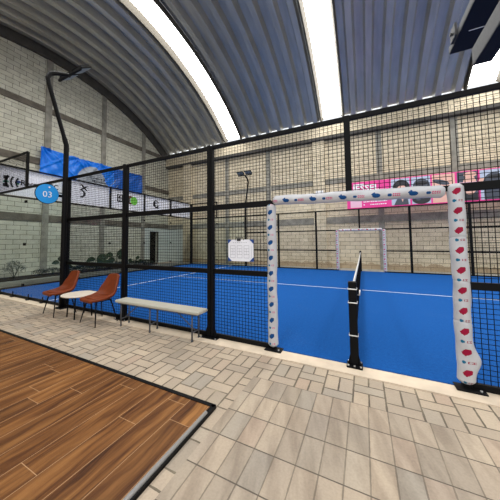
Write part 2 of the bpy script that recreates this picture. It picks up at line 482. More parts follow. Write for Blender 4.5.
def arc_strip(mb, x0, r0, x1, r1, n=72, mi=0, t0=None, t1=None):
    t0 = TH0 if t0 is None else t0; t1 = TH1 if t1 is None else t1
    vs = []
    for k in range(n+1):
        th = t0 + (t1-t0)*k/n
        for x, r in ((x0, r0), (x1, r1)):
            y, z = arc(th, r); vs.append((x, y, z))
    mb.add(vs, [(2*k, 2*k+1, 2*k+3, 2*k+2) for k in range(n)], mi, False)
for i, (a, c) in enumerate(SKY):
    mb = MB(); arc_strip(mb, a+.10, RR+.06, c-.10, RR+.06, t1=TH1-.004)
    w = struct(mb.build('window_%d' % (i+1), M['skyl']), 'bright translucent daylight strip running up the arched roof')
    f = MB()
    for e, q in ((a, 1), (c, -1)):
        arc_strip(f, e-.07*q, RR-.01, e-.055*q, RR-.24); arc_strip(f, e-.055*q, RR-.24, e, RR-.24); arc_strip(f, e, RR-.24, e+.105*q, RR+.065)
    f.build('frame', M['skyframe'], w)
    s = MB()
    for yq in (5.35, 8.75, 1.9, -1.5):
        th = math.asin((yq-RYC)/RR)
        for q in (0, .022): arc_strip(s, a+.10, RR+.045, c-.10, RR+.045, 1, 0, th+q, th+q+.0016)
    s.build('joint', M['inkblack'], w)

# ------------------------------------------------------------------ wooden platform
pl = thing('wooden_platform', (-6., -3.4, 0), 'low platform of warm brown wood planks edged in black, by the paving', 'platform')
mb = MB(); mb.box(-12.5, -1.105, -6.2, -1.405, .0, .022); mb.build('planks', M['wood'], pl)
mb = MB(); mb.box(-12.5, -1.078, -1.412, -1.372, 0, .028); mb.box(-1.112, -1.072, -6.2, -1.38, 0, .028); mb.build('edge_trim', M['black'], pl)
mb = MB(); mb.tube([(-1.098, -6.2, .030), (-1.098, -1.5, .030)], .016, 6); mb.build('edge_rail', M['chrome'], pl)['label'] = 'shiny chrome edging rail'

# ------------------------------------------------------------------ court fences
W = .0066/2
def mesh_panel(parent, x0, x1, z0, z1, y, axis='x', pitch=.05, wire=W):
    mb = MB()
    def bar(p, q):
        p = Vector(p); q = Vector(q); t = (q-p).normalized()
        a = Vector((0,1,0)) if axis == 'x' else Vector((1,0,0)); c = t.cross(a)
        vs = [e + s1*a*wire + s2*c*wire for e in (p, q) for s1, s2 in ((1,0),(0,1),(-1,0),(0,-1))]
        mb.add(vs, [(0,1,5,4),(1,2,6,5),(2,3,7,6),(3,0,4,7)])
    P = (lambda u, z, o=0: (u, y+o, z)) if axis == 'x' else (lambda u, z, o=0: (y+o, u, z))
    nx = round((x1-x0)/pitch); nz = round((z1-z0)/pitch)
    for i in range(nx+1):
        u = x0 + (x1-x0)*i/nx; bar(P(u, z0), P(u, z1))
    for k in range(nz+1):
        z = z0 + (z1-z0)*k/nz; bar(P(x0, z, .003), P(x1, z, .003))
    return mb.build('mesh_panel', M['wire'], parent)
def post(parent, x, y, h, a=.055, plate=True, name='post', out=-1, z0=0):
    mb = MB(); mb.bevbox(x-a, x-.004, y-.04, y+.04, z0, h, .006); mb.bevbox(x+.004, x+a*.7, y-.04, y+.04, z0, h-.03, .006)
    o = mb.build(name, M['black'], parent)
    if plate:
        p = MB(); p.bevbox(x-.17, x+.15, y-.115, y+.10, z0, z0+.014, .004)
        for s in (-1, 1):      # gusset
            q = x + s*.05
            p.add([(q+s*.008,y-.03,z0+.014),(q+s*.07,y-.03,z0+.014),(q+s*.008,y-.03,z0+.19),(q+s*.008,y-.02,z0+.014),(q+s*.07,y-.02,z0+.014),(q+s*.008,y-.02,z0+.19)],
                  [(0,1,2),(5,4,3),(0,3,4,1),(1,4,5,2),(2,5,3,0)])
        for bx in (-.14, .12):
            for by in (-.09, .075): p.disc((x+bx, y+by, z0+.02), .011, (0,0,1), .014, 8, 1)
        p.build('base_plate', [M['black'], M['chrome']], parent)
    return o
def rail(parent, x0, x1, y, z, h=.05, d=.04, axis='x', name='rail'):
    mb = MB()
    if axis == 'x': mb.bevbox(x0, x1, y-d/2, y+d/2, z-h/2, z+h/2, .004)
    else: mb.bevbox(y-d/2, y+d/2, x0, x1, z-h/2, z+h/2, .004)
    return mb.build(name, M['black'], parent)

near = thing('court_fence', (-3.5, 0, 0), 'tall black wire mesh fence between the paving and the blue court', 'fence', None)
for x in (-6, -4, -2): post(near, x, 0, 3.04, .075 if x == -6 else .062)
for x in (4, 6): post(near, x, 0, 3.04)
for s in (-1, 1):
    mb = MB(); mb.bevbox(s-.035, s+.035, -.035, .035, 0, 2.02, .005); mb.build('door_post', M['black'], near)
    p = MB(); p.bevbox(s-.10, s+.13, -.10, .05, 0.012, .026, .004); p.disc((s+.09, -.06, .03), .011, (0,0,1), .012, 8, 1); p.build('base_plate', [M['black'], M['chrome']], near)
mb = MB(); mb.bevbox(-.035, .035, -.035, .035, 2.04, 3.03, .005); mb.build('lintel_post', M['black'], near)
for a, c in ((-6, -4), (-4, -2), (-2, -1), (1, 2), (2, 4), (4, 6)):
    for z, hh in ((1.02, .075), (2.02, .085), (.045, .06)): rail(near, a, c, 0, z, hh)
    for z0, z1 in ((.07, 1.0), (1.05, 2.0), (2.05, 2.98)):
        mesh_panel(near, a+.03, c-.02, z0, z1, .0)
rail(near, -10, 6, 0, 3.0, .06)
rail(near, -1, 1, 0, 2.02, .06)
mesh_panel(near, -.98, -.02, 2.05, 2.98, 0); mesh_panel(near, .02, .98, 2.05, 2.98, 0)

def glass_sheet(parent, u0, u1, z0, z1, y, axis='x', name='glass_pane'):
    mb = MB()
    if axis == 'x': mb.add([(u0,y,z0),(u1,y,z0),(u1,y,z1),(u0,y,z1)], [(0,1,2,3)])
    else: mb.add([(y,u0,z0),(y,u1,z0),(y,u1,z1),(y,u0,z1)], [(0,1,2,3)])
    return mb.build(name, M['glass'], parent)
def clamps(parent, u, y, axis='x'):
    for z in (.36, 1.45, 2.62):
        mb = MB()
        if axis == 'x': mb.bevbox(u-.045, u+.045, y-.02, y+.02, z-.035, z+.035, .006)
        else: mb.bevbox(y-.02, y+.02, u-.045, u+.045, z-.035, z+.035, .006)
        mb.build('clamp', M['black'], parent)
# glass on the near side, left of the mesh
ng = thing('glass_wall', (-8, 0, 0), 'clear glass side panels left of the mesh fence, behind the first chair', 'glass wall', None)
for a, c in ((-10, -8), (-8, -6)): glass_sheet(ng, a+.01, c-.01, .07, 2.97, 0)
clamps(ng, -8, 0); clamps(ng, -6.12, 0)
rail(ng, -10, -6.07, 0, .04, .06, .05, name='bottom_rail')
for x in (-9.2, -8.45, -7.6, -6.9):
    mb = MB(); mb.bevbox(x-.05, x+.05, -.09, .05, 0.012, .03, .004); mb.bevbox(x-.015, x+.015, -.045, -.028, .03, .16, .003); mb.build('foot_bracket', M['black'], ng)
mb = MB(); mb.bevbox(-8.035, -7.965, -.03, .03, 3.03, 4.0, .005); mb.build('post', M['black'], ng)
mb = MB(); mb.bevbox(-10.05, -9.95, -.05, .05, 0, 4.0, .005); mb.build('post', M['black'], ng)
rail(ng, -10, -8, 0, 4.0, .05)
mesh_panel(ng, -9.95, -8.03, 3.03, 3.97, 0)
# end of the court
eg = thing('glass_wall', (-10, 5, 0), 'clear glass wall across the left end of the court under the white banners', 'glass wall', None)
for k in range(5): glass_sheet(eg, 2*k+.01, 2*k+1.99, .07, 2.97, -10, 'y')
for k in range(1, 5): clamps(eg, 2*k, -10, 'y')
rail(eg, .05, 9.95, -10, .04, .06, .05, 'y', 'bottom_rail'); rail(eg, .05, 9.95, -10, 3.02, .06, .04, 'y'); rail(eg, .05, 9.95, -10, 4.0, .05, .04, 'y')
for k in range(1, 5):
    mb = MB(); mb.bevbox(-10.03, -9.97, 2*k-.035, 2*k+.035, 3.05, 4.0, .005); mb.build('post', M['black'], eg)
for k in range(5): mesh_panel(eg, 2*k+.04, 2*k+1.96, 3.05, 3.97, -10, 'y', wire=.0013)
# far side
fg = thing('glass_wall', (-8, 10, 0), 'clear glass side panels at the far left corner of the court', 'glass wall', None)
for a, c in ((-10, -8), (-8, -6)): glass_sheet(fg, a+.01, c-.01, .07, 2.97, 10)
clamps(fg, -8, 10); clamps(fg, -6.12, 10)
rail(fg, -10, -6, 10, .04, .06, .05, name='bottom_rail'); rail(fg, -10, -8, 10, 4.0, .05)
mb = MB(); mb.bevbox(-10.06, -9.94, 9.94, 10.06, 0, 4.0, .008); mb.build('corner_post', M['black'], fg)
mb = MB(); mb.bevbox(-8.03, -7.97, 9.97, 10.03, 3.03, 4.0, .005); mb.build('post', M['black'], fg)
mesh_panel(fg, -9.95, -8.03, 3.03, 3.97, 10, wire=.0016)
ff = thing('court_fence', (0, 10, 0), 'black mesh fence along the far side of the court under the pink banner', 'fence', None)
for x in (-6, -4, -2, 2, 4, 6, 8):
    mb = MB(); mb.bevbox(x-.045, x+.045, 9.96, 10.04, 0, 3.02, .006); mb.build('post', M['black'], ff)
mb = MB(); mb.bevbox(-.035, .035, 9.97, 10.03, 2.08, 3.02, .006); mb.build('post', M['black'], ff)
for s in (-1, 1):
    mb = MB(); mb.bevbox(s-.03, s+.03, 9.97, 10.03, 0, 2.02, .005); mb.build('door_post', M['black'], ff)
rail(ff, -10, 8, 10, 3.0, .055)
for a, c in ((-6, -4), (-4, -2), (-2, -1), (1, 2), (2, 4), (4, 6), (6, 8)):
    for z in (1.0, 2.0): rail(ff, a, c, 10, z, .055)
    rail(ff, a, c, 10, .04, .06)
    for z0, z1 in ((.07, .97), (1.03, 1.97), (2.03, 2.97)): mesh_panel(ff, a+.04, c-.04, z0, z1, 10, wire=.0013)
rail(ff, -1, 1, 10, 2.0, .055)
mesh_panel(ff, -.97, -.03, 2.05, 2.97, 10, wire=.0013); mesh_panel(ff, .03, .97, 2.05, 2.97, 10, wire=.0013)

# ------------------------------------------------------------------ net
net = thing('tennis_net', (0, 5, 0), 'black court net with a white top band across the middle of the court', 'net')
for y, nm in ((.0, 'net_post'), (10., 'net_post')):
    mb = MB(); mb.bevbox(-.045, .045, y-.045, y+.045, 0.02, .99, .008)
    o = mb.build(nm, M['black'], net)
    if y == 0:
        for z in (.36, .74, .90):
            s = MB(); s.bevbox(-.052, .052, y-.052, y+.052, z, z+.012, .003); s.build('strap', M['chrome'], o)
        c = MB(); c.tube([(.058,-.02,.84),(.075,-.03,.84),(.08,-.03,.90)], .008, 8); c.build('crank', M['chrome'], o)
        p = MB(); p.bevbox(-.085, .085, -.10, .06, 0.012, .03, .005)
        for sx in (-1, 1):
            p.add([(sx*.045,-.045,.03),(sx*.075,-.045,.03),(sx*.045,-.045,.15),(sx*.045,-.035,.03),(sx*.075,-.035,.03),(sx*.045,-.035,.15)],
                  [(0,1,2),(5,4,3),(0,3,4,1),(1,4,5,2),(2,5,3,0)])
        for bx in (-.065, 0, .065):
            for by in (-.08, .045): p.disc((bx, by, .035), .011, (0,0,1), .014, 8, 1)
        p.build('base_plate', [M['black'], M['chrome']], o)
def nz_top(y): return .88 + .04*abs(y-5)/5
mb = MB(); wv = .0018
for i in range(226):
    y = .05 + 9.9*i/225; mb.add([(-wv,y-wv,.03),(wv,y-wv,.03),(wv,y+wv,.03),(-wv,y+wv,.03),(-wv,y-wv,nz_top(y)),(wv,y-wv,nz_top(y)),(wv,y+wv,nz_top(y)),(-wv,y+wv,nz_top(y))], [(0,1,5,4),(1,2,6,5),(2,3,7,6),(3,0,4,7)])
for k in range(20):
    fz = (k+.5)/20
    for j in range(10):
        y0, y1 = .05+.99*j, .05+.99*(j+1); z0, z1 = .03+(nz_top(y0)-.03)*fz, .03+(nz_top(y1)-.03)*fz
        mb.add([(-wv,y0,z0-wv),(wv,y0,z0-wv),(wv,y0,z0+wv),(-wv,y0,z0+wv),(-wv,y1,z1-wv),(wv,y1,z1-wv),(wv,y1,z1+wv),(-wv,y1,z1+wv)], [(0,1,5,4),(1,2,6,5),(2,3,7,6),(3,0,4,7)])
mb.build('netting', M['net'], net)
mb = MB(); vs = []
for j in range(21):
    y = .06+9.88*j/20; z = nz_top(y)
    vs += [(-.011,y,z-.05),(.011,y,z-.05),(.011,y,z+.005),(-.011,y,z+.005)]
mb.add(vs, [(4*j+a, 4*j+b_, 4*j+4+b_, 4*j+4+a) for j in range(20) for a, b_ in ((0,1),(1,2),(2,3),(3,0))]); mb.build('top_band', M['band'], net)

# ------------------------------------------------------------------ padding sleeves with printed marks
def pad(name, label, p0, p1, rad, big, small, word, pitch_b, phase, side, bulge=0., seed=1, cell=.005, group=None, ys=1.):
    """padded vinyl tube from p0 to p1; side = direction the printed strip faces"""
    rnd = random.Random(seed); p0 = Vector(p0); p1 = Vector(p1); L = (p1-p0).length; t = (p1-p0).normalized()
    s = Vector(side); s = (s - t*s.dot(t)).normalized(); c = t.cross(s)
    nl = int(L/cell); nc = int(2*PI*rad/cell)
    ph = [rnd.uniform(0, 6.28) for _ in range(8)]
    def mat_at(u, w):
        k = math.floor((w-phase)/pitch_b); wl = (w-phase) - (k+.5)*pitch_b       # big mark in the middle
        e = (u*.7+wl*.7, -u*.7+wl*.7)
        if (e[0]/.036)**2+(e[1]/.027)**2 < 1: return 1
        for a, b_ in ((-.026,-.022),(-.010,-.032),(-.034,-.008)):
            if (u-a)**2+(wl-b_)**2 < .0085**2: return 1
        wl2 = (w-phase) - round((w-phase)/pitch_b)*pitch_b
        if ((u+.026)/.016)**2+(wl2/.014)**2 < 1: return 2
        uu = u-.004
        if word and 0 < uu < .042 and abs(wl2) < .009:
            q = uu % .014
            if q < .0045 or (q < .011 and abs(abs(wl2)-.006) < .003): return 3
        return 0
    def mat_beam(u, w):      # marks laid along the tube instead of across it
        k = math.floor((w-phase)/pitch_b); wl = (w-phase) - (k+.5)*pitch_b
        if (wl/.040)**2+(u/.026)**2 < 1: return 1
        for a, b_ in ((-.036,-.016),(-.020,-.028)):
            if (wl-a)**2+(u-b_)**2 < .012**2: return 1
        wl2 = (w-phase) - round((w-phase)/pitch_b)*pitch_b
        if ((wl2+.045)/.022)**2+(u/.017)**2 < 1: return 2
        q0 = wl2+.015
        if 0 < q0 < .07 and abs(u) < .013:
            q = q0 % .02
            if q < .007 or (q < .015 and abs(abs(u)-.009) < .004): return 3
        return 0
    vs = []; fs = []; ms = []
    horiz = abs(t.z) < .5
    for i in range(nl+1):
        w = L*i/nl; f = w/L
        end = min(1, math.sqrt(min(w, L-w)/.05+.35))
        for k in range(nc):
            a = 2*PI*k/nc
            r = rad*end*(1 + .05*math.sin(9*w+ph[0]+a) + .035*math.sin(23*w+ph[1]+2*a) + .03*math.sin(3*a+ph[2]+5*w))
            for q, (pos, dep) in enumerate(((.30,.06),(.72,.07),(.5,.05))):
                r -= rad*dep*math.exp(-((w-pos*L+.012*math.sin(a+ph[3+q]))/.008)**2)
            off = bulge*math.exp(-((w-.22)/.10)**2)
            v = p0 + t*w + (s*math.cos(a) + c*math.sin(a)*ys)*r
            if bulge: v += Vector((off*max(0, (s*math.cos(a) + c*math.sin(a)).x),0,0))
            vs.append(v)
    for i in range(nl):
        w = L*(i+.5)/nl
        for k in range(nc):
            k2 = (k+1) % nc; fs.append((i*nc+k, i*nc+k2, (i+1)*nc+k2, (i+1)*nc+k))
            a = 2*PI*(k+.5)/nc; a = a-2*PI if a > PI else a
            ms.append((mat_beam if horiz else mat_at)(a*rad, w) if abs(a) < 1.4 else 0)
    o = len(vs); vs += [p0, p1]
    for k in range(nc):
        fs += [(o, (k+1) % nc, k), (o+1, nl*nc+k, nl*nc+(k+1) % nc)]; ms += [0, 0]
    me = bpy.data.meshes.new(name); me.from_pydata([tuple(v-p0) for v in vs], [], fs)
    for q in (M['pad'], big, small, word or small): me.materials.append(q)
    me.polygons.foreach_set('material_index', ms); me.polygons.foreach_set('use_smooth', [True]*len(fs)); me.update()
    ob = bpy.data.objects.new(name, me); COL.objects.link(ob); ob.location = p0
    return tag(ob, label, 'padding', group)
cdir = Vector((.13, -3.33, 0))
pad('padding_sleeve', 'white padded sleeve with blue marks on the left post of the near doorway', (-1.0, 0, .05), (-1.0, 0, 2.0), .066, M['navy'], M['teal'], M['pinktext'], .21, .05, (.05,-1,0), seed=3)
pad('padding_sleeve', 'white padded sleeve with crimson marks on the right post of the near doorway', (1.0, 0, .06), (1.0, 0, 2.06), .068, M['red'], M['teal'], M['red'], .2, .02, (-.05,-1,0), bulge=.05, seed=5)
pad('padding_sleeve', 'long white padded sleeve with blue marks over the near doorway', (-.96, -.01, 2.05), (.91, -.01, 1.995), .065, M['navy'], M['navy'], M['pinktext'], .35, .02, (0,-1,-.3), seed=8)
for s, nm in ((-1, 'left'), (1, 'right')):
    pad('padding_sleeve', 'slim white padded sleeve on the %s post of the far doorway' % nm, (s, 10, .05), (s, 10, 2.0), .07, M['pinktext'], M['navy'], M['red'], .22, .03, (-.2,-1,0), seed=11+s, cell=.014)
pad('padding_sleeve', 'slim white padded sleeve across the top of the far doorway', (-.93, 10, 2.0), (.93, 10, 2.0), .06, M['red'], M['navy'], M['pinktext'], .35, .03, (0,-1,0), seed=15, cell=.014)

# ------------------------------------------------------------------ floodlights
def lamp_head(parent, cx, cy, cz, yaw, tilt, w=.40, l=.30):
    R = Matrix.Translation((cx, cy, cz)) @ Matrix.Rotation(yaw, 4, 'Z') @ Matrix.Rotation(tilt, 4, 'X')
    mb = MB(); mb.bevbox(-w/2, w/2, -l/2, l/2, -.025, .025, .012, mat=R)
    for k in range(9):
        x = -w/2+.04+k*(w-.08)/8; mb.box(x-.004, x+.004, -l/2+.03, l/2-.03, .02, .055, mat=R)
    h = mb.build('lamp_head', M['black'], parent)
    q = MB(); q.box(-w/2+.02, w/2-.02, -l/2+.02, l/2-.02, -.030, -.024, mat=R); q.build('lens', M['lens'], h)
    return h
def floodlight(base, out, label, group):
    bx, by = base
    fl = thing('floodlight_pole', (bx, by, 0), label, 'floodlight', group)
    pts = [(0,0,.012),(0,0,2.0),(0,0,3.75),(0,out*.08,4.0),(0,out*.40,5.0),(0,out*.43,5.14),(0,out*.38,5.26),(0,out*.26,5.34),(0,out*-.02,5.46)]
    P = []
    for i in range(len(pts)-1):
        for k in range(4):
            P.append(Vector(pts[i]).lerp(Vector(pts[i+1]), k/4))
    P.append(Vector(pts[-1]))
    rr = [.055 if p.z < 3.9 else .045 for p in P]
    mb = MB(); mb.tube([(bx+p.x, by+p.y, p.z) for p in P], rr, 12); mb.build('pole', M['black'], fl)
    mb = MB(); mb.bevbox(bx-.45, bx+.45, by-out*.02-.025, by-out*.02+.025, 5.45, 5.50, .006); mb.build('cross_arm', M['black'], fl)
    for s in (-1, 1): lamp_head(fl, bx+s*.26, by-out*.14, 5.59, 0, (.62 if out < 0 else -.42), .42, .30)
    mb = MB(); mb.bevbox(bx-.12, bx+.12, by-.09, by+.09, 0.012, .03, .005); mb.build('base_plate', M['black'], fl)
    return fl
floodlight((-5.93, -.11), -1., 'tall bent black floodlight pole beside the blue 03 sign', 'court floodlights')
floodlight((-6.05, 10.12), 1., 'bent black floodlight pole at the far side of the court', 'court floodlights')
# overhead lamp housings reaching over the doorway, on a pole right of the frame
oh = thing('overhead_floodlight', (2.1, -.3, 0), 'pair of long dark lamp housings hanging high at the top right of the scene', 'floodlight', None)
mb = MB(); mb.tube([(2.1,-.3,0),(2.1,-.3,4.42)], .055, 12); mb.build('pole', M['black'], oh)
mb = MB(); mb.bevbox(1.3, 2.2, -.36, -.24, 4.29, 4.37, .01); mb.build('cross_arm', M['black'], oh)
def housing(x0, x1, y0, y1, z0, h, seam):
    mb = MB(); mb.bevbox(x0, x1, y0, y1, z0, z0+h, .01, 1)
    mb.box(x0+.003, x1-.003, y0+.003, y1-.003, z0-.006, z0+.004, 0)
    mb.box(x0+.01, x1-.01, y1-.002, y1+.004, z0+.004, z0+h-.02, 0)
    o = mb.build('lamp_housing', [M['dark'], M['greyside']], oh)
    if seam: s = MB(); s.box(x0+.10, x1-.01, seam-.004, seam+.004, z0-.011, z0-.005); s.build('seam_strip', M['banner'], o)
    return o
h1 = housing(1.34, 1.60, -.35, 1.24, 4.2, .10, .82)
housing(1.74, 1.96, -.35, 1.72, 4.2, .36, None)
mb = MB(); mb.bevbox(1.315, 1.34, .86, 1.06, 4.22, 4.40, .004); mb.tube([(1.31,.96,4.30),(1.285,.96,4.30)], .02, 8); mb.build('hinge_bracket', M['greyside'], h1)

# ------------------------------------------------------------------ round 03 sign
sg = thing('court_sign', (-6.1, -.15, 2.57), 'round bright blue sign reading 03 fixed to the corner post', 'sign')
mb = MB(); mb.disc((-6.06, -.41, 2.575), .215, (1,-.15,0), .02, 40); mb.build('sign_disc', M['signblue'], sg)
mb = MB(); mb.disc((-6.075, -.408, 2.575), .225, (1,-.15,0), .014, 40); mb.build('rim', M['black'], sg)
mb = MB()
fn = lambda u, v: Vector((-6.046, -.41, 2.575)) + Vector((.15,1,0)).normalized()*u + Vector((0,0,1))*v
text_mb(mb, '03', .19, lambda u, v: fn(u, v-.02), 0); mb.build('number', M['white'], sg)
mb = MB(); mb.disc(fn(.03, .15) , .018, (1,-.15,0), .012, 12); mb.build('bolt', M['white'], sg)
mb = MB(); mb.bevbox(-6.11, -6.08, -.26, -.02, 2.545, 2.605, .004); mb.bevbox(-6.10, -6.08, -.20, -.04, 2.63, 2.65, .003); mb.build('bracket', M['black'], sg)

# ------------------------------------------------------------------ tactics board on the fence
tb = thing('tactics_board', (-1.47, -.035, 1.36), 'small white court diagram board with blue corners hung on the mesh', 'board')
X0, X1, Z0, Z1, YY = -1.68, -1.27, 1.19, 1.51, -.03
mb = MB(); c = .05
ring = [(X0+c,Z0),(X1-c,Z0),(X1,Z0+c),(X1,Z1-c),(X1-c,Z1),(X0+c,Z1),(X0,Z1-c),(X0,Z0+c)]
mb.add([(x,YY,z) for x, z in ring]+[(x,YY+.012,z) for x, z in ring], [tuple(range(8)), tuple(range(15,7,-1))]+[(i,(i+1)%8,8+(i+1)%8,8+i) for i in range(8)])
mb.build('panel', M['banner'], tb)
q = .06
for sx, sz in ((X0,Z0),(X1,Z0),(X1,Z1),(X0,Z1)):
    dx = q if sx == X0 else -q; dz = q if sz == Z0 else -q
    vs = [(sx,YY-.006,sz),(sx+dx,YY-.006,sz),(sx,YY-.006,sz+dz),(sx,YY+.016,sz),(sx+dx,YY+.016,sz),(sx,YY+.016,sz+dz)]
    mb = MB(); mb.add(vs, [(0,1,2),(5,4,3),(0,1,4,3),(1,2,5,4),(2,0,3,5)]); mb.build('corner', M['boardblue'], tb)
mb = MB(); F = lambda u, v: (u, YY-.003, v)
for k in range(3):
    a = X0+.04+k*.112; b2 = a+.08
    for zz in (1.24, 1.29, 1.335, 1.375, 1.42): stroke(mb, [(a,zz),(b2,zz)], .004, F)
    for xx in (a, b2): stroke(mb, [(xx,1.24),(xx,1.42)], .004, F)
    stroke(mb, [((a+b2)/2,1.29),((a+b2)/2,1.375)], .003, F)
stroke(mb, [(X1-.03,1.24),(X1-.03,1.42)], .004, F)
for k in range(7): stroke(mb, [(X0+.08+k*.035,1.465),(X0+.10+k*.035,1.465)], .006, F)
mb.build('diagram', M['inkgrey'], tb)
mb = MB(); mb.bevbox(-1.53,-1.47,-.04,-.02,1.49,1.53,.004); mb.tube([(-1.56,-.03,1.50),(-1.54,-.03,1.54),(-1.44,-.03,1.54),(-1.42,-.03,1.50)], .004, 6); mb.build('clip', M['inkblack'], tb)

# ------------------------------------------------------------------ folding bench
bn = thing('folding_bench', (-3.0, -.2, 0), 'long folding bench with a beige plastic top and grey tube legs before the fence', 'bench')
BX0, BX1, BY0, BY1, BZ = -3.84, -2.02, -.335, -.075, .455
mb = MB(); mb.bevbox(BX0, BX1, BY0, BY1, BZ-.045, BZ, .012); mb.build('bench_top', M['benchtop'], bn)
mb = MB(); mb.box(BX0+.05, BX1-.05, BY0+.03, BY0+.05, BZ-.065, BZ-.045); mb.box(BX0+.05, BX1-.05, BY1-.05, BY1-.03, BZ-.065, BZ-.045); mb.build('under_rail', M['benchleg'], bn)
for x in (BX0+.12, -3.02, BX1-.14):
    for y in (BY0+.045, BY1-.045):
        mb = MB(); mb.tube([(x, y, BZ-.05), (x, y, .015)], .0125, 10); mb.tube([(x, y, .03), (x, y, .001)], .017, 10); mb.build('leg', M['benchleg'], bn)
    mb = MB(); mb.tube([(x, BY0+.045, .13), (x, BY1-.045, .13)], .009, 8); mb.build('stretcher', M['benchleg'], bn)
for xa, xb in ((BX0+.12, BX0+.50), (BX1-.14, BX1-.55)):
    mb = MB(); mb.tube([(xa, (BY0+BY1)/2, .14), (xb, (BY0+BY1)/2, BZ-.05)], .008, 8); mb.build('brace', M['benchleg'], bn)

# ------------------------------------------------------------------ chairs and side table
def make_chair(loc, label):
    r = thing('lounge_chair', (0,0,0), label, 'chair', None)
    # shell: v runs from the front of the seat up to the top of the back
    prof = [(-.262,.400,.19,.0,0.),(-.272,.445,.215,.0,0.),(-.258,.472,.23,.002,0.),(-.17,.468,.25,.014,0.),(-.05,.448,.25,.050,0.),(.06,.446,.258,.078,-.01),(.14,.462,.26,.090,-.03),(.195,.515,.255,.085,-.07),(.222,.60,.235,.045,-.08),(.245,.70,.208,.01,-.055),(.262,.79,.185,0.,-.04),(.272,.85,.165,-.008,-.02),(.274,.872,.13,-.012,-.01)]
    nu = 12; vs = []
    for (y, z, hw, up, fw) in prof:
        for i in range(nu+1):
            u = -1 + 2*i/nu; e = abs(u)**2.6
            vs.append((hw*u*(1 - .04*e), y + fw*e, z + up*e))
    fs = [(j*(nu+1)+i, j*(nu+1)+i+1, (j+1)*(nu+1)+i+1, (j+1)*(nu+1)+i) for j in range(len(prof)-1) for i in range(nu)]
    mb = MB(); mb.add(vs, fs, 0, True); o = mb.build('shell', M['orange'], r)
    s = o.modifiers.new('thick', 'SOLIDIFY'); s.thickness = .05; s.offset = -1
    s = o.modifiers.new('smooth', 'SUBSURF'); s.levels = 1; s.render_levels = 2
    mb = MB()      # seat cushion
    rings = []
    for z, k in ((.452,.86),(.475,.97),(.488,.93),(.492,.6)):
        rings.append([(k*.19*math.copysign(abs(math.cos(a))**.6, math.cos(a)), -.04 + k*.19*math.copysign(abs(math.sin(a))**.6, math.sin(a)), z) for a in [2*PI*q/24 for q in range(24)]])
    vs = [p for q in rings for p in q]; vs.append((0,-.04,.493))
    fs = [(j*24+i, j*24+(i+1)%24, (j+1)*24+(i+1)%24, (j+1)*24+i) for j in range(3) for i in range(24)] + [(72+i, 72+(i+1)%24, 96) for i in range(24)]
    mb.add(vs, fs, 0, True); mb.build('seat_cushion', M['orange'], r)
    mb = MB()
    for y in (-.15, .12): mb.tube([(-.17,y,.415),(.17,y,.415)], .011, 8)
    for x in (-.14, .14): mb.tube([(x,-.15,.412),(x,.12,.412)], .011, 8)
    mb.tube([(0,-.02,.40),(0,-.02,.44)], .05, 10); mb.build('seat_frame', M['black'], r)
    for sx in (-1, 1):
        for ty, by in ((-.15,-.215), (.12,.20)):
            mb = MB(); mb.tube([(sx*.16, ty, .418), (sx*.265, by, .002)], [.014,.0085], 10); mb.build('leg', M['black'], r)
    r.location = loc; return r
ch = make_chair((-5.58, -.32, 0), 'rust orange bucket chair left of the round table, nearest the glass')
ch2 = copy_thing(ch, (-4.28, -.32, 0), 'rust orange bucket chair right of the round table, beside the bench')
ch['group'] = 'rust orange bucket chairs'; ch2['group'] = 'rust orange bucket chairs'
ch.rotation_euler.z = -.12; ch2.rotation_euler.z = -.10
st = thing('side_table', (-4.97, -.28, 0), 'small round cream-topped table with black legs between the two orange chairs', 'table')
mb = MB(); mb.tube([(-4.97,-.28,.432),(-4.97,-.28,.437),(-4.97,-.28,.450),(-4.97,-.28,.455)], [.315,.325,.325,.318], 48); mb.build('tabletop', M['tabletop'], st)
for a in (math.radians(215), math.radians(305), math.radians(125), math.radians(35)):
    cx, cy = math.cos(a), math.sin(a)
    mb = MB(); mb.tube([(-4.97+cx*.22, -.28+cy*.20, .432), (-4.97+cx*.25, -.28+cy*.22, .002)], .013, 10); mb.build('leg', M['black'], st)

def rect2(a, c, z0, z1): return [(a,z0),(c,z0),(c,z1),(a,z1)]
# ------------------------------------------------------------------ banners on the end fence
BN = [(.36-.32, 1.97), (2.03, 3.97), (4.03, 5.97), (6.03, 7.87), (7.93, 9.88)]
labs = ['white banner with a striped dark arrow logo, leftmost over the end glass', 'white banner with one black brushed monogram, second from the left',
        'white banner with a black lettered box and green ball', 'white banner with a dark round swirl emblem', 'plain white banner with faint grey lettering nearest the far corner']
ban = []
for i, (y0, y1) in enumerate(BN):
    t = thing('advertising_banner', (-10.045, (y0+y1)/2, 3.1), labs[i], 'banner', 'white banners on the end fence')
    mb = MB(); mb.box(-10.052, -10.042, y0, y1, 3.07, 3.97); mb.build('sheet', M['banner'], t); ban.append(t)
Fb = lambda u, v: (-10.0385, u, v)      # u along +y, v up, seen from inside the court
FT = lambda cu, cv: (lambda u, v: (-10.0385, cu+u, cv+v))
mb = MB()
mb2 = MB(); mb3 = MB()
for k, (cx, r) in enumerate(((.30,.20),(.42,.185),(.54,.16))):
    stroke(mb, [(cx+.13-r*.8*math.cos(a), 3.50+r*1.15*math.sin(a)) for a in [(-.95+1.9*q/10) for q in range(11)]], .055 if k else .08, Fb)
poly(mb, [(.20,3.68),(.36,3.68),(.30,3.55),(.20,3.58)], Fb); poly(mb, [(.20,3.32),(.20,3.42),(.30,3.44),(.36,3.30)], Fb)
poly(mb2, ell(.60,3.53,.07,.05), Fb); poly(mb3, [(.18,3.46),(.26,3.55),(.36,3.50),(.28,3.44)], Fb); poly(mb3, ell(.58,3.47,.05,.03), Fb)
mb.build('logo', M['inkblack'], ban[0]); mb2.build('logo', M['inkblue'], ban[0]); mb3.build('logo', M['inkgreen2'], ban[0])
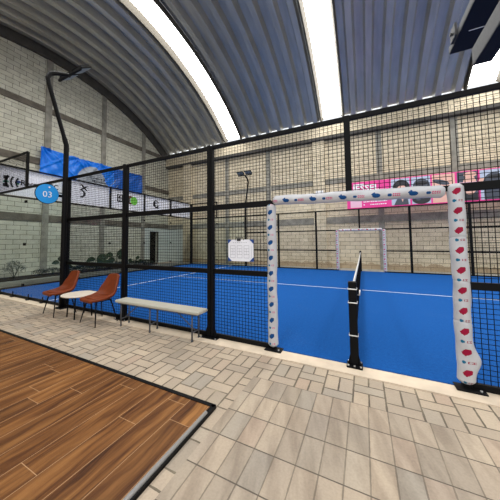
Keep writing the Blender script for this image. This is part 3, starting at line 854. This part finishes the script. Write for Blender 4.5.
mb = MB(); text_mb(mb, 'Reca', .25, FT(.90, 3.52), bold=True); text_mb(mb, 'CC', .25, FT(1.66, 3.56), bold=True); mb.build('lettering', M['inkblack'], ban[0])
mb = MB(); cx = 2.78
stroke(mb, [(cx-.15,3.83),(cx-.07,3.86),(cx-.02,3.80),(cx+.10,3.68),(cx+.17,3.64)], [.03,.075,.075,.06,.04], Fb)
stroke(mb, [(cx+.17,3.83),(cx+.06,3.77),(cx-.04,3.70),(cx-.13,3.64)], [.04,.06,.06,.05], Fb)
stroke(mb, [(cx-.13,3.64),(cx-.02,3.62),(cx+.05,3.54),(cx+.04,3.44),(cx-.03,3.37),(cx-.13,3.35)], [.04,.07,.09,.09,.07,.04], Fb)
mb.build('logo', M['inkblack'], ban[1])
mb = MB(); poly(mb, [(4.36,3.40),(5.10,3.40),(5.10,3.76),(4.36,3.76)], Fb); mb.build('logo', M['inkblack'], ban[2])
mb = MB(); fa = lambda cu, cv: (lambda u, v: (-10.0365, cu+u, cv+v)); 
for k, (zz, hh) in enumerate(((3.665, .05), (3.52, .055))):        # two rows of worn, unreadable characters
    for q in range(5):
        y = 4.42 + q*.12
        if (q + k) % 3: poly(mb, ell(y+.04, zz, .042, hh, 12), fa(0, 0))
        else: poly(mb, rect2(y, y+.03, zz-hh, zz+hh), fa(0, 0)); poly(mb, rect2(y+.03, y+.08, zz+hh-.03, zz+hh), fa(0, 0))
mb.build('lettering', M['white'], ban[2])
mb = MB(); poly(mb, [(4.95,3.64),(5.26,3.70),(5.26,3.78),(4.95,3.76)], fa(0,0)); poly(mb, [(4.95,3.36),(5.2,3.36),(5.2,3.46),(4.95,3.42)], fa(0,0)); mb.build('stripe', M['brown'], ban[2])
mb = MB(); poly(mb, ell(5.34,3.56,.21,.21), lambda u, v: (-10.035, u, v)); mb.build('ball', M['green'], ban[2])
mb = MB(); cy = 6.85
for r, a0, a1 in ((.20,.4,3.9),(.15,2.2,6.0),(.09,0,4.5),(.20,4.4,5.9)):
    stroke(mb, [(cy+r*math.cos(a0+(a1-a0)*q/12), 3.58+r*math.sin(a0+(a1-a0)*q/12)) for q in range(13)], .055, Fb)
poly(mb, ell(cy-.10,3.58,.05,.16), Fb); stroke(mb, [(cy-.05,3.42),(cy+.08,3.36),(cy+.22,3.38)], .03, Fb)
mb.build('logo', M['inkblack'], ban[3])
mb = MB(); text_mb(mb, 'W', .42, FT(8.45,3.62)); mb.build('lettering', M['inkgrey'], ban[4])
mb = MB(); text_mb(mb, 'lo', .42, FT(8.80,3.60)); mb.build('lettering', M['inkgrey'], ban[4])

# ------------------------------------------------------------------ wrinkled blue tarp on the left wall
def tarp_x(y, z):
    yy, zz = y-2.5, 5.95-z
    x = .05 + .02*math.sin(7*yy + 5*zz) * (.4+zz)
    for cy, a in ((.0, 1.), (1.9, -.3), (3.0, 1.1), (5.9, .6)):       # folds fan out from the tie points
        d = math.hypot(yy-cy, zz+.03)+.02; an = math.atan2(zz+.03, yy-cy)
        x += .05*math.exp(-d*1.1)*math.sin(13*an + cy)
    x += .02*math.sin(9*yy+9*zz)*math.exp(-zz*.8) + .018*math.sin(23*yy-8*zz)*math.exp(-zz*1.5) + .055*math.exp(-((yy*.9+zz*1.3-1.3)/.07)**2) + .05*math.exp(-((yy-zz*1.1-.35)/.06)**2) + .055*math.exp(-((yy-zz*1.1-1.5)/.06)**2) - .05*math.exp(-((yy-4.1+zz*.9)/.06)**2)
    return XL + .09 + x*1.15
def top_z(y): return 5.97 - .05*math.sin(PI*((y-2.5) % 3.0)/3.0)
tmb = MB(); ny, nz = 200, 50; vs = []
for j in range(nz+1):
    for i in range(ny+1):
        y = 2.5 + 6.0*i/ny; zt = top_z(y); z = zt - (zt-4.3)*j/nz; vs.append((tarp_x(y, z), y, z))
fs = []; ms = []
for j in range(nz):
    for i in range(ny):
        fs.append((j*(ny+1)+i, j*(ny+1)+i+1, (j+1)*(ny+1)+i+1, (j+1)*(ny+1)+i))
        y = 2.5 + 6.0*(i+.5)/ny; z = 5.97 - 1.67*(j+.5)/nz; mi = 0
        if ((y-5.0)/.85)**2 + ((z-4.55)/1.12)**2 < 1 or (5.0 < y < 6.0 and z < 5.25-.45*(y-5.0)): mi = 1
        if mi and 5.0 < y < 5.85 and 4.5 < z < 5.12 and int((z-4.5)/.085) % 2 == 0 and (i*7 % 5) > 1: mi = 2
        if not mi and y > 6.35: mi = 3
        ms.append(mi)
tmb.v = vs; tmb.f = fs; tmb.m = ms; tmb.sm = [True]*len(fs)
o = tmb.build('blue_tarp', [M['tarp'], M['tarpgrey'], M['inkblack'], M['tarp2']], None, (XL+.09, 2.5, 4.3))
tag(o, 'large wrinkled bright blue tarp banner hung on the left block wall', 'banner')
sk = MB()
for (a, c_) in (((6.15,5.55),(6.6,5.0)),((6.25,5.7),(6.7,5.25)),((6.0,5.3),(6.5,4.7))):
    stroke(sk, [(a[0]+(c_[0]-a[0])*q/8, 9.95-a[1]-(c_[1]-a[1])*q/8-.0) for q in range(9)], .03, lambda u, v: (tarp_x(u, v)+.012, u, v))
sk.build('print', M['tarpgrey'], o)

# ------------------------------------------------------------------ pink banner above the far fence
YP = 10.06
pk = thing('photo_banner', (2.4, YP, 3.05), 'long magenta banner with portraits and white lettering above the far fence', 'banner')
PX0, PX1, PZ0, PZ1 = -.50, 6.2, 3.02, 4.32
mb = MB(); mb.box(PX0, PX1, YP, YP+.012, PZ0, PZ1); mb.build('sheet', M['pink'], pk)
mb = MB()
for x in (PX0+.04, 1.9, 4.2, PX1-.04): mb.bevbox(x-.025, x+.025, YP+.012, YP+.04, 2.98, PZ1-.03, .004)
mb.build('support', M['black'], pk)
def PF(k): return lambda u, v: (u, YP-.002-.0015*k, v)
def rect(a, c, z0, z1): return [(a,z0),(c,z0),(c,z1),(a,z1)]
mb = MB(); text_mb(mb, 'JESSEL', .42, lambda u, v: PF(1)(.33+u, 3.99+v), bold=True)
poly(mb, rect(-.20, .25, 4.16, 4.22), PF(1))
for k, (a, c) in enumerate(((.28, 1.15), (.28, 1.15), (.50, 1.10))):
    z = 3.47-.14*k; x = a; q = 0
    poly(mb, ell(.24, z, .03, .03, 10), PF(1))
    while x < c:
        wd = (.05, .09, .04, .07)[q % 4]; poly(mb, rect(x, x+wd, z-.022, z+.022), PF(1)); x += wd+.022; q += 1
mb.build('lettering', M['white'], pk)
mb = MB(); poly(mb, rect(-.35, .14, 3.08, 3.52), PF(1)); mb.build('blank_panel', M['palepink'], pk)
# portraits, each a flat printed picture
def pic(a, c, layers, nm='picture'):
    mb = MB(); mats = []
    for k, (pts, mt) in enumerate(layers):
        if mt not in mats: mats.append(mt)
        poly(mb, pts, PF(1+k), mats.index(mt))
    mb.build(nm, [M[q] for q in mats], pk)
pic(1.36, 2.06, [(rect(1.36,2.06,3.08,4.28),'greyblue'), (ell(1.74,3.85,.33,.38),'inkblack'), (rect(1.40,1.60,3.5,3.85),'inkblack'), (ell(1.76,3.72,.20,.25),'skinpr'), ([(1.45,3.08),(2.0,3.08),(1.98,3.36),(1.80,3.48),(1.62,3.46)],'slate'), ([(1.70,3.45),(1.84,3.45),(1.78,3.2)],'skinpr')])
pic(2.13, 2.80, [(rect(2.13,2.80,3.08,4.28),'greyblue'), (ell(2.48,3.78,.32,.42),'slate'), (ell(2.48,3.98,.22,.10),'inkblack'), (ell(2.50,3.66,.15,.16),'inkblack'), (ell(2.46,3.3,.33,.24),'inkblack'), (ell(2.40,3.5,.10,.05),'greyblue'), (ell(2.36,3.28,.08,.06),'slate')])
pic(2.86, 3.62, [(rect(2.86,3.62,3.08,4.28),'skinpr'), (ell(3.16,3.95,.30,.10,24,0,2*PI,-.35),'slate'), (ell(3.40,3.45,.20,.10,24,0,2*PI,-.5),'skin2'), (ell(3.3,3.62,.16,.05,24,0,2*PI,-.3),'slate')])
pic(3.69, 4.32, [(rect(3.69,4.32,3.08,4.28),'slate'), (ell(4.08,3.72,.22,.40),'skinpr'), (rect(3.72,4.30,3.55,3.85),'palepink'), (rect(3.69,4.32,3.08,3.34),'inkblack'), (ell(4.1,4.15,.2,.12),'skinpr')])
pic(4.40, 5.15, [(rect(4.40,5.15,3.08,4.28),'greyblue'), (ell(4.46,3.75,.12,.22),'skinpr'), (ell(4.82,3.72,.34,.44),'slate'), (rect(4.50,5.14,3.08,3.6),'slate'), (ell(4.86,3.98,.22,.08),'inkblack')])
pic(5.22, 6.1, [(rect(5.22,6.1,3.08,4.28),'greyblue'), (ell(5.66,3.8,.28,.35),'inkblack'), (ell(5.66,3.7,.18,.25),'skinpr'), (rect(5.35,6.0,3.08,3.4),'slate')])

# ------------------------------------------------------------------ plants
def leafquad(mb, base, d, ln, wd, droop, mi=0, n=5, nrm=(0,0,1)):
    base = Vector(base); d = Vector(d).normalized(); side = d.cross(Vector(nrm))
    side = side.normalized() if side.length > .01 else Vector((1,0,0)); vs = []
    for i in range(n+1):
        t = i/n; p = base + d*ln*t + Vector((0,0,-droop*ln*t*t)); w = wd*math.sin(PI*min(1, .08+t*.92))**.8*.5
        fold = Vector(nrm)*(.22*w); vs += [p - side*w + fold, p, p + side*w + fold]
    fs = []
    for i in range(n): fs += [(3*i,3*i+1,3*i+4,3*i+3),(3*i+1,3*i+2,3*i+5,3*i+4)]
    mb.add(vs, fs, mi, True)
def bigleaf(loc, h, label, leaves, seed=1):
    """leaves: (stem lean along y, stem height, leaf tilt above level in degrees, length, width)"""
    r = random.Random(seed); t = thing('leafy_plant', loc, label, 'plant', None); L = Vector(loc)
    for k, (ly, hz, ang, ln, wd) in enumerate(leaves):
        ox = r.uniform(-.12,.16); tip = L + Vector((ox, ly, hz)); sg = 1 if ly >= 0 else -1; a = math.radians(ang)
        st = MB(); st.tube([L, L + Vector((ox*.4, ly*.35, hz*.55)), tip], [.016,.012,.008], 6); st.build('stem', M['leaf'], t)
        d = Vector((r.uniform(-.1,.3), sg*math.cos(a), math.sin(a)))
        n = Vector((1., r.uniform(-.3,.1), .45)).normalized()
        lf = MB(); leafquad(lf, tip, d, ln, wd, .35, 0, 7, n); lf.build('leaf', M['leaf'], t)
def bush(loc, h, rad, label, seed=1, n=260, mat='leaf2'):
    r = random.Random(seed); t = thing('bush', loc, label, 'plant', None); st = MB(); lf = MB()
    for k in range(7):
        a = r.uniform(0, 6.28); q = r.uniform(.2,.8)*rad; st.tube([loc, (loc[0]+math.cos(a)*q, loc[1]+math.sin(a)*q, loc[2]+h*r.uniform(.5,.9))], [.012,.004], 5)
    for k in range(n):
        a = r.uniform(0, 6.28); u = r.uniform(-.2,1); q = rad*math.sqrt(max(0,1-u*u))*r.uniform(.5,1)
        p = (loc[0]+math.cos(a)*q, loc[1]+math.sin(a)*q, loc[2]+h*.45+u*h*.5*r.uniform(.7,1))
        leafquad(lf, p, (math.cos(a)+r.uniform(-.5,.5), math.sin(a)+r.uniform(-.5,.5), r.uniform(-.2,.9)), r.uniform(.07,.13), .05, .3, 0, 3)
    st.build('stem', M['leaf'], t); lf.build('foliage', M[mat], t)
bush((-12.55, 1.55, .06), .75, .36, 'leafy grey-green bush at the foot of the left wall, leftmost in view', 1)
bush((-12.6, .75, .06), .62, .32, 'small leafy bush at the very left edge, at the wall foot', 2, 200)
bush((-12.5, 2.45, .06), .28, .30, 'low dark shrub right of the leftmost bush, before the first column', 3, 160, 'leaf')
bush((-12.5, 2.95, .06), .32, .28, 'low dark shrub in front of the left wall column', 4, 160, 'leaf')
bigleaf((-12.5, 3.3, .06), .75, 'broad-leaved plant half hidden behind the first fence post', [(.1,.45,30,.45,.24),(-.15,.5,20,.4,.22),(.2,.3,5,.45,.24),(-.05,.55,70,.4,.2)], 5)
bigleaf((-12.4, 5.0, .06), .85, 'broad-leaved plant with drooping leaves seen between the two chair backs', [(-.15,.55,12,.62,.26),(.05,.42,38,.95,.42),(.25,.35,10,.6,.3),(-.2,.3,5,.5,.26),(.0,.3,60,.4,.25)], 6)
bigleaf((-12.5, 6.25, .06), 1.15, 'broad-leaved plant with one tall upright leaf, left of the second fence post', [(-.2,.70,15,.50,.34),(.1,.62,58,.85,.22),(.2,.5,20,.55,.34),(-.1,.45,0,.5,.34),(.05,.75,20,.35,.3)], 7)
bigleaf((-12.5, 7.5, .06), .8, 'broad-leaved plant right of the second fence post, near the doorway', [(-.1,.3,20,.45,.24),(.1,.35,50,.45,.2),(.2,.25,10,.45,.24)], 8)
LBL = ['low dark groundcover clump behind the first fence post', 'low dark groundcover clump left of the drooping broad-leaved plant', 'low dark groundcover clump below the drooping leaves', 'low dark groundcover clump left of the plant with the upright leaf',
       'low dark groundcover clump behind the second fence post', 'low dark groundcover clump just right of the second fence post', 'low dark groundcover clump nearest the dark doorway']
for k, y in enumerate((3.35, 4.0, 4.75, 5.55, 6.35, 7.2, 8.1)):
    bush((-12.05, y, .06), .36, .36, LBL[k], 20+k, 420, 'leaf')

# small white notice above the left end of the padded lintel, on the far wall
mb = MB(); mb.box(-2.12, -1.72, 10.985, 10.998, 4.05, 4.27); o = mb.build('notice_plate', M['white'])
tag(o, 'tiny white plate on the far wall column, just under the padded lintel', 'sign')

# ------------------------------------------------------------------ light and camera
w = bpy.data.worlds.new('World'); SC.world = w; w.use_nodes = True
bg = w.node_tree.nodes['Background']; bg.inputs[0].default_value = (.93,.96,1.,1); bg.inputs[1].default_value = 1.1

cd = bpy.data.cameras.new('Camera'); cam = bpy.data.objects.new('Camera', cd); COL.objects.link(cam); SC.camera = cam
yaw, pit, rol = .482487, .056249, -.0076517
f = Vector((-math.sin(yaw)*math.cos(pit), math.cos(yaw)*math.cos(pit), math.sin(pit)))
rt = Vector((math.cos(yaw), math.sin(yaw), 0)); up = rt.cross(f)
a = rt*math.cos(rol) + up*math.sin(rol); u = up*math.cos(rol) - rt*math.sin(rol)
cam.matrix_world = Matrix(((a.x,u.x,-f.x,.13307),(a.y,u.y,-f.y,-3.33069),(a.z,u.z,-f.z,1.48101),(0,0,0,1)))
cd.sensor_width = 36; cd.lens = 247.58/500*36
cd.shift_x = (250-233.04)/500; cd.shift_y = (227.61-250)/500
cd.clip_start = .05; cd.clip_end = 200

SC.view_settings.view_transform = 'Standard'; SC.view_settings.look = 'None'
SC.view_settings.gamma = 1; SC.view_settings.use_curve_mapping = False
SC.view_settings.exposure = .2
SC.cycles.max_bounces = 8; SC.cycles.transparent_max_bounces = 24; SC.cycles.use_denoising = True
